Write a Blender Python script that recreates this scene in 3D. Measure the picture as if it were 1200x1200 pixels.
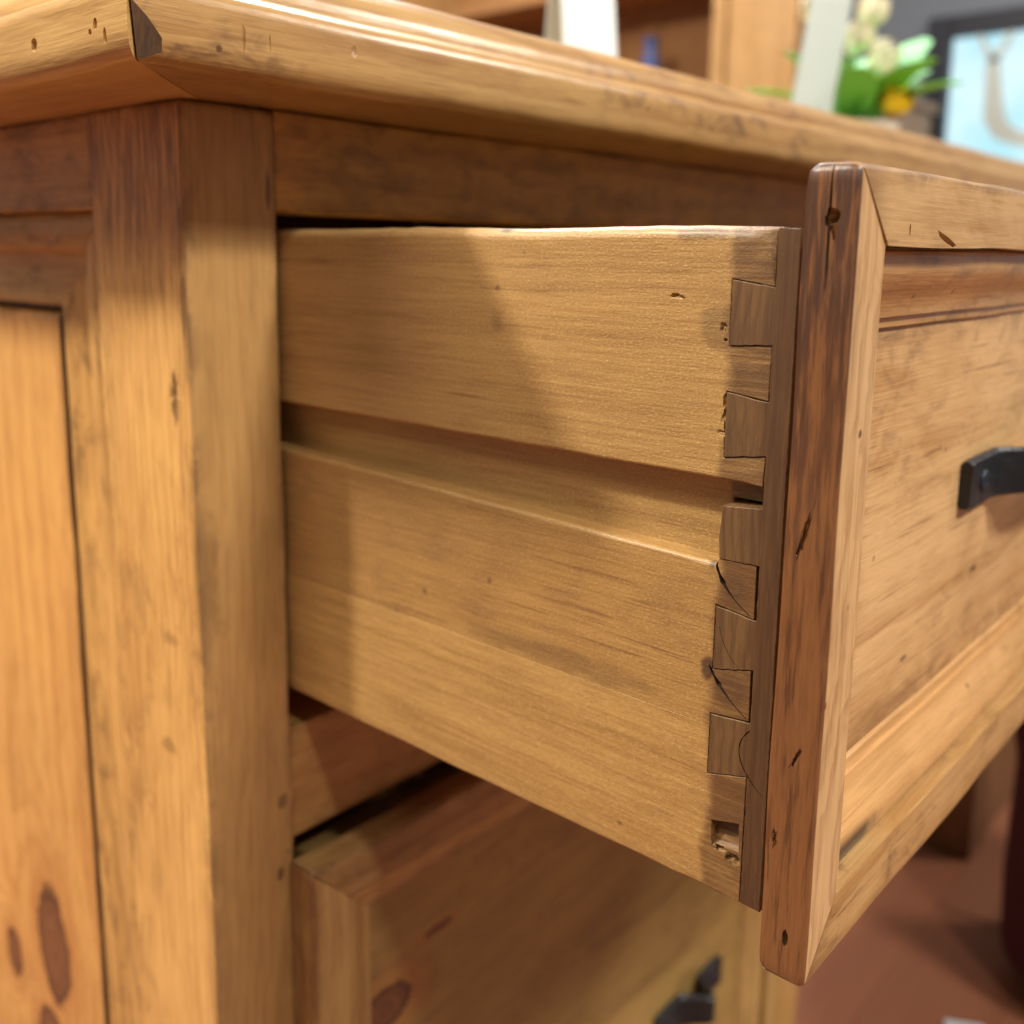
import bpy, bmesh, math, random
from math import sin, cos, pi, radians, exp, sqrt
from mathutils import Vector, Matrix, noise

sc = bpy.context.scene
for o in list(bpy.data.objects): bpy.data.objects.remove(o, do_unlink=True)
COL = sc.collection

# ------------------------------------------------------------------ camera
YAW, PITCH, ROLL = 0.8524259837598197, 0.1774617465615663, 0.01272529602201796
CAM = Vector((-0.25216981, -0.34678249, 0.19303621))
fwd = Vector((sin(YAW)*cos(PITCH), cos(YAW)*cos(PITCH), -sin(PITCH)))
rt = Vector((cos(YAW), -sin(YAW), 0)); up = rt.cross(fwd)
rt2 = rt*cos(ROLL) + up*sin(ROLL); up2 = rt2.cross(fwd)
cd = bpy.data.cameras.new('camera'); cam = bpy.data.objects.new('camera', cd); COL.objects.link(cam)
cam.matrix_world = Matrix(((rt2.x, up2.x, -fwd.x, CAM.x), (rt2.y, up2.y, -fwd.y, CAM.y), (rt2.z, up2.z, -fwd.z, CAM.z), (0, 0, 0, 1)))
cd.sensor_width = 36.0; cd.lens = 1178.80/1200*36; cd.shift_y = -(600-504.42)/1200
cd.clip_start = 0.01; cd.clip_end = 100
cd.dof.use_dof = True; cd.dof.focus_distance = 0.292; cd.dof.aperture_fstop = cd.lens/4.6
sc.camera = cam

# ------------------------------------------------------------------ light
w = bpy.data.worlds.new('World'); sc.world = w; w.use_nodes = True
bg = w.node_tree.nodes['Background']; bg.inputs[0].default_value = (1.0, 0.96, 0.90, 1); bg.inputs[1].default_value = 0.21
def lamp(name, loc, target, size, power, color):
    l = bpy.data.lights.new(name, 'AREA'); l.shape = 'DISK'; l.size = size; l.energy = power; l.color = color
    o = bpy.data.objects.new(name, l); COL.objects.link(o); o.location = loc
    o.rotation_euler = (Vector(target)-Vector(loc)).to_track_quat('-Z', 'Y').to_euler()
    return o
T = (0, -.12, .15)
lamp('spot_and_fill_lamp', (-1.03, 0.98, 1.80), T, 0.17, 64, (1.0, .93, .79))
lamp('spot_and_fill_lamp', (0.30, -1.80, 1.90), T, 0.42, 57, (1.0, .95, .88))
lamp('spot_and_fill_lamp', (-0.66, -1.75, 1.95), T, 0.16, 24, (1.0, .94, .84))
lamp('spot_and_fill_lamp', (-1.15, 0.40, 2.05), (0, .1, -.1), 1.2, 44, (1.0, .88, .70))  # broad soft overhead light, raised as fill for left faces and drawer side
lamp('spot_and_fill_lamp', (2.0, -1.2, 2.1), (1.2, .1, -.3), 0.4, 40, (1.0, .9, .78))
lamp('spot_and_fill_lamp', (1.3, 1.5, 2.1), (1.2, .8, .5), 0.9, 85, (.95, .97, 1.0))  # broad cool lamp, added behind to draw highlights along the top's edge

vs = sc.view_settings
vs.view_transform = 'Standard'; vs.look = 'None'; vs.exposure = 0.0; vs.gamma = 1.0; vs.use_curve_mapping = False
sc.cycles.use_denoising = True
sc.cycles.max_bounces = 6; sc.cycles.diffuse_bounces = 3; sc.cycles.glossy_bounces = 3
sc.cycles.use_adaptive_sampling = True; sc.cycles.adaptive_threshold = 0.015

# ------------------------------------------------------------------ node helpers
class NT:
    def __init__(self, name):
        self.m = bpy.data.materials.new(name); self.m.use_nodes = True
        self.t = self.m.node_tree; self.n = self.t.nodes; self.n.clear()
    def link(self, a, b): self.t.links.new(a, b)
    def put(self, sock, v):
        if v is None: return
        if isinstance(v, bpy.types.NodeSocket): self.link(v, sock)
        else: sock.default_value = v
    def math(self, op, a, b=None, c=None, clamp=False):
        n = self.n.new('ShaderNodeMath'); n.operation = op; n.use_clamp = clamp
        self.put(n.inputs[0], a); self.put(n.inputs[1], b); self.put(n.inputs[2], c); return n.outputs[0]
    def add(self, a, b): return self.math('ADD', a, b)
    def sub(self, a, b): return self.math('SUBTRACT', a, b)
    def mul(self, a, b): return self.math('MULTIPLY', a, b)
    def mad(self, a, b, c): return self.math('MULTIPLY_ADD', a, b, c)
    def sstep(self, v, lo, hi, a=0.0, b=1.0):
        n = self.n.new('ShaderNodeMapRange'); n.interpolation_type = 'SMOOTHSTEP'
        self.put(n.inputs[0], v); self.put(n.inputs[1], lo); self.put(n.inputs[2], hi); self.put(n.inputs[3], a); self.put(n.inputs[4], b)
        return n.outputs[0]
    def xyz(self, x, y, z):
        n = self.n.new('ShaderNodeCombineXYZ'); self.put(n.inputs[0], x); self.put(n.inputs[1], y); self.put(n.inputs[2], z); return n.outputs[0]
    def noise(self, vec, scale=1.0, detail=2.0, rough=.5, dist=0.0):
        n = self.n.new('ShaderNodeTexNoise'); self.put(n.inputs['Vector'], vec); n.inputs['Scale'].default_value = scale
        n.inputs['Detail'].default_value = detail; n.inputs['Roughness'].default_value = rough; n.inputs['Distortion'].default_value = dist
        return n.outputs[0]
    def voro(self, vec, scale, rnd=1.0):
        n = self.n.new('ShaderNodeTexVoronoi'); self.put(n.inputs['Vector'], vec); n.inputs['Scale'].default_value = scale
        n.inputs['Randomness'].default_value = rnd; return n.outputs['Distance'], n.outputs['Color']
    def mix(self, f, a, b, mode='MIX'):
        n = self.n.new('ShaderNodeMix'); n.data_type = 'RGBA'; n.blend_type = mode
        self.put(n.inputs[0], f)
        self.put(n.inputs[6], a if isinstance(a, bpy.types.NodeSocket) else tuple(a)+((1,) if len(a) == 3 else ()))
        self.put(n.inputs[7], b if isinstance(b, bpy.types.NodeSocket) else tuple(b)+((1,) if len(b) == 3 else ()))
        return n.outputs[2]
    def attr(self, name):
        n = self.n.new('ShaderNodeAttribute'); n.attribute_name = name; return n.outputs['Fac']
    def finish(self, col, rough, bump=None, bstr=.3, bdist=.001, spec=.5, metal=0.0, coat=0.0, **kw):
        p = self.n.new('ShaderNodeBsdfPrincipled'); o = self.n.new('ShaderNodeOutputMaterial')
        self.put(p.inputs['Base Color'], col if isinstance(col, bpy.types.NodeSocket) else tuple(col)+(1,))
        self.put(p.inputs['Roughness'], rough); p.inputs['Metallic'].default_value = metal
        p.inputs['Specular IOR Level'].default_value = spec; p.inputs['Coat Weight'].default_value = coat; p.inputs['Coat Roughness'].default_value = .25
        for k, v in kw.items(): self.put(p.inputs[k.replace('_', ' ')], v)
        if bump is not None:
            b = self.n.new('ShaderNodeBump'); b.inputs['Strength'].default_value = bstr; b.inputs['Distance'].default_value = bdist
            self.put(b.inputs['Height'], bump); self.link(b.outputs[0], p.inputs['Normal'])
        self.link(p.outputs[0], o.inputs[0]); return self.m

LIGHT = (.56, .330, .128); DARK = (.30, .150, .046); DEEP_TONE = (.085, .036, .016)
def wood(name, axis, seed, light=LIGHT, dark=DARK, pith=(.05, .16), freq=150, ring=.55, blot=.5, grime=.35, knots=(), stains_tones=(), edge=.6,
         rough=.42, fuzz=.0, bstr=.35, specks=.8, tint=1.0, marks=(), sat=.84, coat=.10):
    """axis: grain direction 0/1/2. knots: (x,y,z, rx,ry,rz). stains: (axis, from, to, strength, colour, noise)"""
    light = (light[0], light[1]*.985, light[2]*sat); dark = (dark[0], dark[1]*.97, dark[2]*sat)
    N = NT(name)
    tc = N.n.new('ShaderNodeTexCoord'); P = tc.outputs['Object']
    s = N.n.new('ShaderNodeSeparateXYZ'); N.link(P, s.inputs[0])
    c = [s.outputs[0], s.outputs[1], s.outputs[2]]
    rnd = random.Random(seed); off = [rnd.uniform(-9, 9) for _ in range(3)]
    g = c[axis]; a = c[(axis+1) % 3]; b = c[(axis+2) % 3]
    g_ = N.add(g, off[0]); a_ = N.add(a, off[1]); b_ = N.add(b, off[2])
    # knots
    kd = None; kn = None
    wob = N.noise(N.xyz(a_, b_, g_), 130, 3, .6) if knots else None
    for (kx, ky, kz, rx, ry, rz) in knots:
        v = None
        for q, cc, r in ((kx, c[0], rx), (ky, c[1], ry), (kz, c[2], rz)):
            t = N.math('POWER', N.math('ABSOLUTE', N.mul(N.sub(cc, q), 1.0/r)), 2.0)
            v = t if v is None else N.add(v, t)
        d = N.mad(N.sub(wob, .5), .55, N.math('SQRT', v))
        k = N.sstep(d, 1.08, .86); h = N.sstep(d, 3.4, .9)
        krs = N.math('SINE', N.mul(d, 17.0)) if kd is None else N.mix(k, krs, N.math('SINE', N.mul(d, 17.0)))
        rim = N.mul(N.sstep(d, 1.14, .99), N.sstep(d, .70, .95)); krim = rim if kd is None else N.math('MAXIMUM', krim, rim)
        kd = k if kd is None else N.math('MAXIMUM', kd, k); kn = h if kn is None else N.math('MAXIMUM', kn, h)
    bl = N.noise(N.xyz(a_, b_, N.mul(g_, .6)), 30, 3, .66, .5)
    big = N.noise(N.xyz(a_, b_, N.mul(g_, .5)), 8, 1, .5)
    warp = N.noise(N.xyz(N.mul(a_, 7), N.mul(b_, 7), N.mul(g_, 1.6)), 1.0, 2.0, .5)
    rad = N.math('SQRT', N.add(N.math('POWER', N.math('ABSOLUTE', N.sub(a, pith[0])), 2.0), N.math('POWER', N.math('ABSOLUTE', N.sub(b, pith[1])), 2.0)))
    rad = N.mad(N.sub(warp, .5), .085, rad); rad = N.mad(N.sub(bl, .5), .010, rad)
    if kn is not None: rad = N.mad(kn, .034, rad)
    ph = N.math('FRACT', N.mul(rad, freq))
    late = N.mul(N.sstep(ph, .25, .9), N.sstep(ph, 1.0, .93))
    ringstr = N.sstep(warp, .3, .7, 1.0, .3)
    late = N.mul(late, ringstr)
    streak = N.noise(N.xyz(N.mul(a_, 150), N.mul(b_, 150), N.mul(g_, 4.0)), 1, 3, .68)
    fib = N.noise(N.xyz(N.mul(a_, 1000), N.mul(b_, 1000), N.mul(g_, 30)), 1, 2, .65)
    f = N.mad(late, ring, N.mul(N.sub(streak, .44), 1.15)); f = N.mad(N.sub(fib, .5), 1.4, f)
    f = N.mad(N.sub(bl, .48), blot*2.6, f); f = N.mad(N.sub(big, .5), blot*1.5, f)
    f = N.math('ADD', f, .12, clamp=True)
    col = N.mix(f, light, dark)
    # warm / yellowish drift
    hue = N.sstep(big, .40, .66)
    col = N.mix(N.mul(hue, .22), col, (.48*tint, .265*tint, .080*tint))
    # pores: short dark dashes along the grain
    gr0 = N.sub(1.0, bl)
    pore = N.noise(N.xyz(N.mul(a_, 560), N.mul(b_, 560), N.mul(g_, 17)), 1, 2, .55)
    pmask = N.mul(N.sstep(pore, .61, .70), N.sstep(gr0, .42, .62))
    col = N.mix(N.mul(pmask, .55), col, (.14, .055, .02))
    # grime smudges rubbed into the finish
    gr = N.noise(N.xyz(a_, b_, N.mul(g_, .55)), 75, 3, .72, .4)
    gm = N.mul(N.sstep(gr, .50, .70), N.sstep(big, .38, .62))
    col = N.mix(N.mul(gm, grime*1.35), col, (.135, .068, .034))
    # worm holes and dings
    vd, vc = N.voro(N.xyz(a_, b_, g_), 85)
    sv = N.n.new('ShaderNodeSeparateColor'); N.link(vc, sv.inputs[0])
    speck = N.mul(N.sstep(vd, .13, .07), N.math('GREATER_THAN', sv.outputs[0], .955))
    col = N.mix(N.mul(speck, specks), col, (.07, .03, .014))
    if edge:
        e = N.mul(N.attr('edge'), N.sstep(gr, .36, .62))
        col = N.mix(N.mul(e, edge), col, (.13, .058, .024))
    if fuzz:
        fz = N.noise(N.xyz(N.mul(a_, 1), N.mul(b_, 1), N.mul(g_, .6)), 1500, 3, .7)
        col = N.mix(N.sstep(fz, .52, .70, 0, .30*fuzz), col, (.84, .58, .29)); col = N.mix(N.sstep(fz, .47, .30, 0, .38*fuzz), col, (.19, .088, .035))
    for stn in stains_tones:
        ax, lo, hi, st, colr, nz = stn[:6]
        m_ = N.sstep(N.mad(N.sub(gr, .5), nz, c[ax]), lo, hi)
        if st <= 1: m_ = N.mul(m_, N.sstep(N.add(N.mul(gr, .5), N.mul(fib, .5)), .3, .6, .5, 1.0))
        else: st -= 1
        if len(stn) > 6: m_ = N.mul(m_, N.sstep(N.mad(N.sub(bl, .5), abs(stn[8]-stn[7])*.8, c[stn[6]]), stn[7], stn[8]))
        if len(stn) > 9: m_ = N.mul(m_, N.sstep(N.noise(N.xyz(N.mul(a_, 1), N.mul(b_, 1), N.mul(g_, .07)), 520, 3, .68), stn[9], stn[10]))
        col = N.mix(N.mul(m_, st), col, colr)
    for (kx, ky, kz, rx, ry, rz, st) in marks:
        v = None
        for q, cc, r_ in ((kx, c[0], rx), (ky, c[1], ry), (kz, c[2], rz)):
            t = N.math('POWER', N.math('ABSOLUTE', N.mul(N.sub(cc, q), 1.0/r_)), 2.0); v = t if v is None else N.add(v, t)
        d = N.mad(N.sub(gr, .5), 2.6, N.math('SQRT', v)); d = N.mad(N.sub(fib, .5), .8, d)
        col = N.mix(N.mul(N.sstep(d, 1.15, .45), st), col, (.055, .026, .014))
    if kd is not None:
        kr = N.mad(krs, .28, N.noise(N.xyz(a_, b_, g_), 260, 3, .6))
        col = N.mix(N.mul(N.sstep(kn, .35, 1.0), .45), col, (.40, .15, .042))
        col = N.mix(N.mul(kd, .92), col, N.mix(kr, (.085, .028, .014), (.22, .085, .038)))
        col = N.mix(N.mul(krim, .75), col, (.035, .014, .008))
    dents = N.noise(N.xyz(a_, b_, N.mul(g_, .6)), 42, 2, .55)
    scr = N.noise(N.xyz(N.mul(a_, 420), N.mul(b_, 420), N.mul(g_, 90)), 1, 2, .6)
    h = N.mad(dents, .7, N.mul(fib, .34)); h = N.mad(scr, .42, h)
    if fuzz:
        h = N.mad(fz, fuzz*.55, h)
    r = N.mad(N.sub(bl, .5), .22, rough); r = N.mad(N.sub(fib, .5), .18, r)
    return N.finish(col, r, h, bstr, .0012, spec=.42, coat=coat)

# ------------------------------------------------------------------ mesh helpers
def nz(p, f, seed): return noise.noise(Vector((p[0]*f+seed*7.31, p[1]*f-seed*3.17, p[2]*f+seed*1.93)))
def rotx(d): return Matrix.Rotation(radians(d), 3, 'X')
def obj(name, me, mat, parent=None):
    o = bpy.data.objects.new(name, me); COL.objects.link(o)
    if mat is not None: me.materials.append(mat)
    if parent is not None: o.parent = parent
    return o
def empty(name, loc, label, cat, group=None):
    o = bpy.data.objects.new(name, None); COL.objects.link(o); o.location = loc; o.empty_display_size = .05
    o['label'] = label; o['category'] = cat
    if group: o['group'] = group
    return o
def tag(o, label, cat, group=None):
    o['label'] = label; o['category'] = cat
    if group: o['group'] = group
    return o
def mk(verts, faces, edgeattr=None, angle=32, smooth=True):
    me = bpy.data.meshes.new('m'); me.from_pydata([tuple(v) for v in verts], [], faces); me.update()
    bm = bmesh.new(); bm.from_mesh(me); bmesh.ops.recalc_face_normals(bm, faces=bm.faces); bm.to_mesh(me); bm.free()
    if smooth:
        for p in me.polygons: p.use_smooth = True
        me.set_sharp_from_angle(angle=radians(angle))
    if edgeattr is not None:
        at = me.attributes.new('edge', 'FLOAT', 'POINT')
        for i, v in enumerate(edgeattr): at.data[i].value = v
    return me
def samples(a, b, r, step):
    L = b-a; r = min(r, L*.45)
    s = [0, r*.15, r*.4, r*.7, r, r*1.6] if r > 0 else [0]
    n = max(1, int((L-2*r)/step)); mid = [r*1.6+(L-3.2*r)*i/n for i in range(1, n)]
    t = s+mid+[L-x for x in reversed(s)]
    o = [a]
    for x in sorted(t):
        if a+x-o[-1] > 1e-5: o.append(a+x)
    return o
def worn_box(x0, x1, y0, y1, z0, z1, r=.0015, step=.012, amp=.0003, seed=1, rvar=.8):
    lo = (x0, y0, z0); hi = (x1, y1, z1)
    ax = [samples(lo[i], hi[i], r*1.6, step) for i in range(3)]
    n = [len(a)-1 for a in ax]; idx = {}; V = []; F = []; E = []
    def vid(i, j, k):
        key = (i, j, k)
        if key not in idx:
            p = [ax[0][i], ax[1][j], ax[2][k]]
            rr = r*(1+rvar*nz(p, 28, seed)); rr = max(rr, r*.25)
            cc = [min(max(p[q], lo[q]+rr), hi[q]-rr) for q in range(3)]
            d = Vector(p)-Vector(cc); 
            v = Vector(cc)+d.normalized()*rr if d.length > 1e-9 else Vector(p)
            ds = sorted(min(p[q]-lo[q], hi[q]-p[q]) for q in range(3))
            E.append(exp(-ds[1]/.004))
            v += Vector((nz(p, 22, seed+1), nz(p, 22, seed+2), nz(p, 22, seed+3)))*amp
            idx[key] = len(V); V.append(v)
        return idx[key]
    for axn in range(3):
        u, w_ = (axn+1) % 3, (axn+2) % 3
        for side in (0, n[axn]):
            for i in range(n[u]):
                for j in range(n[w_]):
                    q = []
                    for di, dj in ((0, 0), (1, 0), (1, 1), (0, 1)):
                        t = [0, 0, 0]; t[axn] = side; t[u] = i+di; t[w_] = j+dj; q.append(vid(*t))
                    F.append(q if side else q[::-1])
    return mk(V, F, E, 40)
def densify(prof, step):
    out = []
    for i in range(len(prof)):
        a = Vector(prof[i]); b = Vector(prof[(i+1) % len(prof)]); L = (b-a).length; n = max(1, int(L/step))
        # extra points close to the corners so that rounding has something to bend
        ts = sorted(set([0]+[k/n for k in range(1, n)]+([.0012/L, 1-.0012/L] if L > .005 else [])))
        out += [tuple(a.lerp(b, t)) for t in ts]
    return out
def sweep(axis, prof, s0, s1, step=.01, amp=.0002, seed=1, box=None, r=.003, pstep=.004, sharp=32, edgew=0.0):
    """prof: closed polygon in the two other axes (cyclic order axis+1, axis+2); s0, s1 numbers or functions (p,q) -> coordinate"""
    prof = densify(prof, pstep); m = len(prof); V = []; F = []; E = []
    f0 = s0 if callable(s0) else (lambda p, q: s0); f1 = s1 if callable(s1) else (lambda p, q: s1)
    L = max(abs(f1(*p)-f0(*p)) for p in prof); ts = [0, .0008/L, .0025/L, .005/L]+[i*step/L for i in range(1, int(L/step)) if .007 < i*step < L-.007]+[1-.005/L, 1-.0025/L, 1-.0008/L, 1]
    for t in ts:
        for (p, q) in prof:
            s = f0(p, q)*(1-t)+f1(p, q)*t
            v = [0, 0, 0]; v[axis] = s; v[(axis+1) % 3] = p; v[(axis+2) % 3] = q
            pv = Vector(v)
            e = 0.0
            if box:
                lo, hi = box
                ds = sorted(min(abs(v[k]-lo[k]), abs(hi[k]-v[k])) for k in range(3)); e = exp(-ds[1]/.005)
                rb_ = r(v) if callable(r) else r; rr = max(rb_*(1+.7*nz(v, 24, seed+5)), rb_*.4)
                cc = Vector([min(max(v[k], lo[k]+rr), hi[k]-rr) for k in range(3)]); d = pv-cc
                if d.length > 1e-9 and d.length > rr: pv = cc+d.normalized()*rr
            pv += Vector((nz(v, 20, seed), nz(v, 20, seed+2), nz(v, 20, seed+4)))*amp
            V.append(pv); E.append(e)
    for i in range(len(ts)-1):
        for j in range(m):
            k = (j+1) % m; F.append([i*m+j, i*m+k, (i+1)*m+k, (i+1)*m+j])
    F.append(list(range(m))[::-1]); F.append([(len(ts)-1)*m+j for j in range(m)])
    return mk(V, F, E, sharp)
def poly_board(outline, rad, x_front, x_back, seed=1, seg=4):
    """polygon (y,z) extruded along x, front edge rounded by rad[i] at each vertex; outline counter-clockwise seen from -x"""
    m = len(outline); N = []
    for i in range(m):
        a = Vector(outline[i-1]); b = Vector(outline[i]); c = Vector(outline[(i+1) % m])
        def nrm(u): u = u.normalized(); return Vector((-u.y, u.x))
        n1, n2 = nrm(b-a), nrm(c-b); h = (n1+n2); h = h/ max(.25, h.length_squared)*2 if h.length > 1e-6 else n1
        N.append(h)
    area = sum(outline[i-1][0]*outline[i][1]-outline[i][0]*outline[i-1][1] for i in range(m))
    sg = 1 if area > 0 else -1
    V = []; F = []
    for k in range(seg+1):
        th = pi/2*k/seg
        for i in range(m):
            r = rad[i]; o = r*(1-cos(th)); x = x_front+r*(1-sin(th))
            p = Vector(outline[i])+N[i]*o*sg; V.append((x, p.x, p.y))
    b0 = len(V)
    for i in range(m): V.append((x_back, outline[i][0], outline[i][1]))
    for k in range(seg):
        for i in range(m):
            j = (i+1) % m; F.append([k*m+i, k*m+j, (k+1)*m+j, (k+1)*m+i])
    for i in range(m): j = (i+1) % m; F.append([b0+i, b0+j, j, i])
    F.append([seg*m+i for i in range(m)]); F.append([b0+i for i in range(m)][::-1])
    return mk(V, F, [0.0]*len(V), 50)
def wn(o):
    md = o.modifiers.new('wn', 'WEIGHTED_NORMAL'); md.keep_sharp = True; md.weight = 100; return o
def join(meshes, angle=35):
    bm = bmesh.new()
    for me in meshes: bm.from_mesh(me)
    me = bpy.data.meshes.new('m'); bm.to_mesh(me); bm.free()
    for p in me.polygons: p.use_smooth = True
    me.set_sharp_from_angle(angle=radians(angle)); return me
def blob(c, rx, ry, rz, seed, amp=.35, sub=2, rot=None, freq=1.3):
    bm = bmesh.new(); bmesh.ops.create_icosphere(bm, subdivisions=sub, radius=1)
    for v in bm.verts:
        d = 1+amp*nz(v.co, freq, seed); q = Vector((v.co.x*rx*d, v.co.y*ry*d, v.co.z*rz*d))
        if rot: q = rot @ q
        v.co = q+Vector(c)
    me = bpy.data.meshes.new('cut'); bm.to_mesh(me); bm.free(); return me
def cut(o, cutters, mat=None, near=None):
    """carve real dents and holes out of a part"""
    tmp = []
    for me in cutters:
        c = bpy.data.objects.new('cut', me); COL.objects.link(c); tmp.append(c)
        md = o.modifiers.new('b', 'BOOLEAN'); md.operation = 'DIFFERENCE'; md.object = c; md.solver = 'EXACT'
    bpy.context.view_layer.update()
    dg = bpy.context.evaluated_depsgraph_get(); new = bpy.data.meshes.new_from_object(o.evaluated_get(dg))
    o.modifiers.clear(); o.data = new
    if mat and near:
        if mat.name not in [m_.name for m_ in new.materials if m_]: new.materials.append(mat)
        k = [m_.name if m_ else '' for m_ in new.materials].index(mat.name)
        for p in new.polygons: p.material_index = k if near(p.center, p.normal) else 0
    for c in tmp: bpy.data.objects.remove(c, do_unlink=True)

# ------------------------------------------------------------------ dimensions (metres; x along the front, y into the desk, z up; z=0 drawer bottom)
FLOOR = -.62
XA, XB, YS = -.002, -.0440, .0721          # corner post right, corner, side width
YF, YBK = -.2437, -.2295                   # open drawer: face of the frame, back of the frame
ZP0, ZP1 = -.0135, .2160                   # open drawer frame
XP0, XP1 = -.0060, .489
ZU = .247                                  # underside of the desk top

# ------------------------------------------------------------------ setting: floor
def planks_material():
    N = NT('floor_boards'); tc = N.n.new('ShaderNodeTexCoord'); P = tc.outputs['Object']
    s = N.n.new('ShaderNodeSeparateXYZ'); N.link(P, s.inputs[0])
    n1 = N.noise(N.xyz(N.mul(s.outputs[0], 1.5), N.mul(s.outputs[1], 30), s.outputs[2]), 1, 4, .6)
    n2 = N.noise(P, 2.3, 2)
    col = N.mix(n1, (.29, .105, .055), (.15, .050, .027)); col = N.mix(N.mul(n2, .4), col, (.40, .18, .09))
    return N.finish(col, N.mad(n1, .2, .32), n1, .15, .001)
mfloor = planks_material()
floor = obj('floor', mk([(-4, -4, FLOOR-.02), (7, -4, FLOOR-.02), (7, 6, FLOOR-.02), (-4, 6, FLOOR-.02)], [[0, 1, 2, 3]], smooth=False), mfloor)
floor['kind'] = 'structure'
pb = worn_box(0, 1.2, 0, .1194, -.016, 0, .0004, .3, 0, 3)
pb.materials.append(mfloor)
rp = random.Random(4)
for j in range(-7, 8):
    for i in range(4):
        o = bpy.data.objects.new('plank', pb); COL.objects.link(o); o.parent = floor
        o.location = (-.6+i*1.202-(j % 3)*.41, j*.12, FLOOR+rp.uniform(-.0006, .0006))
def plain(name, col, rough=.6, spec=.4, **kw):
    N = NT(name); tc = N.n.new('ShaderNodeTexCoord'); n = N.noise(tc.outputs['Object'], 40, 4, .6)
    c = N.mix(N.mul(N.sub(n, .3), .35), col, tuple(x*.7 for x in col)); return N.finish(c, rough, n, .12, .001, spec=spec, **kw)

# wall with a window, far behind
mwall = plain('grey_paint', (.27, .285, .315), .8)
wy0, wy1, wz0, wz1 = .30, 1.165, .30, 1.085          # window opening on the plane x=4
wall = obj('wall', join([worn_box(4.03, 4.15, wy1, 4.0, FLOOR, 2.2, .002, .5, 0), worn_box(4.03, 4.15, -2.5, wy0, FLOOR, 2.2, .002, .5, 0),
    worn_box(4.03, 4.15, wy0, wy1, wz1, 2.2, .002, .5, 0), worn_box(4.03, 4.15, wy0, wy1, FLOOR, wz0, .002, .5, 0)]), mwall)
wall['kind'] = 'structure'
win = empty('window', (4.0, (wy0+wy1)/2, wz0), 'bright window with dark frame and pale curved glazing bar', 'window')
mfr = plain('dark_frame_paint', (.030, .027, .034), .5)
def wpart(name, me, m):
    o = obj(name, me, m, win); o.matrix_parent_inverse = win.matrix_basis.inverted(); return o
for (a, b, c, d) in ((wy1-.055, wy1+.03, wz0-.03, wz1+.03), (wy0-.03, wy0+.055, wz0-.03, wz1+.03)):
    wpart('frame_post', worn_box(3.985, 4.05, a, b, c, d, .004, .2, 0), mfr)
for (c, d) in ((wz1-.05, wz1+.03), (wz0-.03, wz0+.05)):
    wpart('frame_rail', worn_box(3.986, 4.049, wy0+.056, wy1-.056, c, d, .004, .2, 0), mfr)
N = NT('daylit_glass'); tc = N.n.new('ShaderNodeTexCoord')
n = N.noise(tc.outputs['Object'], 3.0, 3, .6); colw = N.mix(N.sstep(n, .35, .7), (.46, .80, .90), (.70, .92, .97))
em = N.n.new('ShaderNodeEmission'); N.link(colw, em.inputs[0]); em.inputs[1].default_value = 1.12
out = N.n.new('ShaderNodeOutputMaterial'); N.link(em.outputs[0], out.inputs[0])
wpart('pane', worn_box(4.040, 4.046, wy0+.05, wy1-.05, wz0+.04, wz1-.045, .001, .3, 0), N.m)
mbar = plain('pale_bar_paint', (.80, .83, .74), .6)
# curved pale bar: a Y that splits near the top and sweeps to the right below
def strip_yz(pts, widths, x0, x1):
    V = []; F = []; n_ = len(pts)
    for i, (y, z) in enumerate(pts):
        a = Vector(pts[max(0, i-1)]); b = Vector(pts[min(n_-1, i+1)]); t = (b-a).normalized(); nn = Vector((-t.y, t.x))*widths[i]/2
        for x in (x0, x1):
            V.append((x, y+nn.x, z+nn.y)); V.append((x, y-nn.x, z-nn.y))
    for i in range(n_-1):
        k = i*4; F += [[k, k+1, k+5, k+4], [k+2, k+6, k+7, k+3], [k, k+4, k+6, k+2], [k+1, k+3, k+7, k+5]]
    F += [[0, 2, 3, 1], [(n_-1)*4+i for i in (0, 1, 3, 2)]]
    return mk(V, F)
wpart('glazing_bar', strip_yz([(.945, .945), (.945, .90), (.935, .80), (.925, .72), (.89, .665), (.83, .635), (.72, .62), (.36, .62)], [.035, .05, .06, .075, .07, .05, .05, .05], 4.0, 4.03), mbar)
wpart('glazing_bar', strip_yz([(1.005, 1.042), (.985, .99), (.945, .93)], [.014, .018, .03], 4.0, 4.03), mbar)
wpart('glazing_bar', strip_yz([(.885, 1.042), (.905, .99), (.945, .93)], [.014, .018, .03], 4.0, 4.029), mbar)

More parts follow.
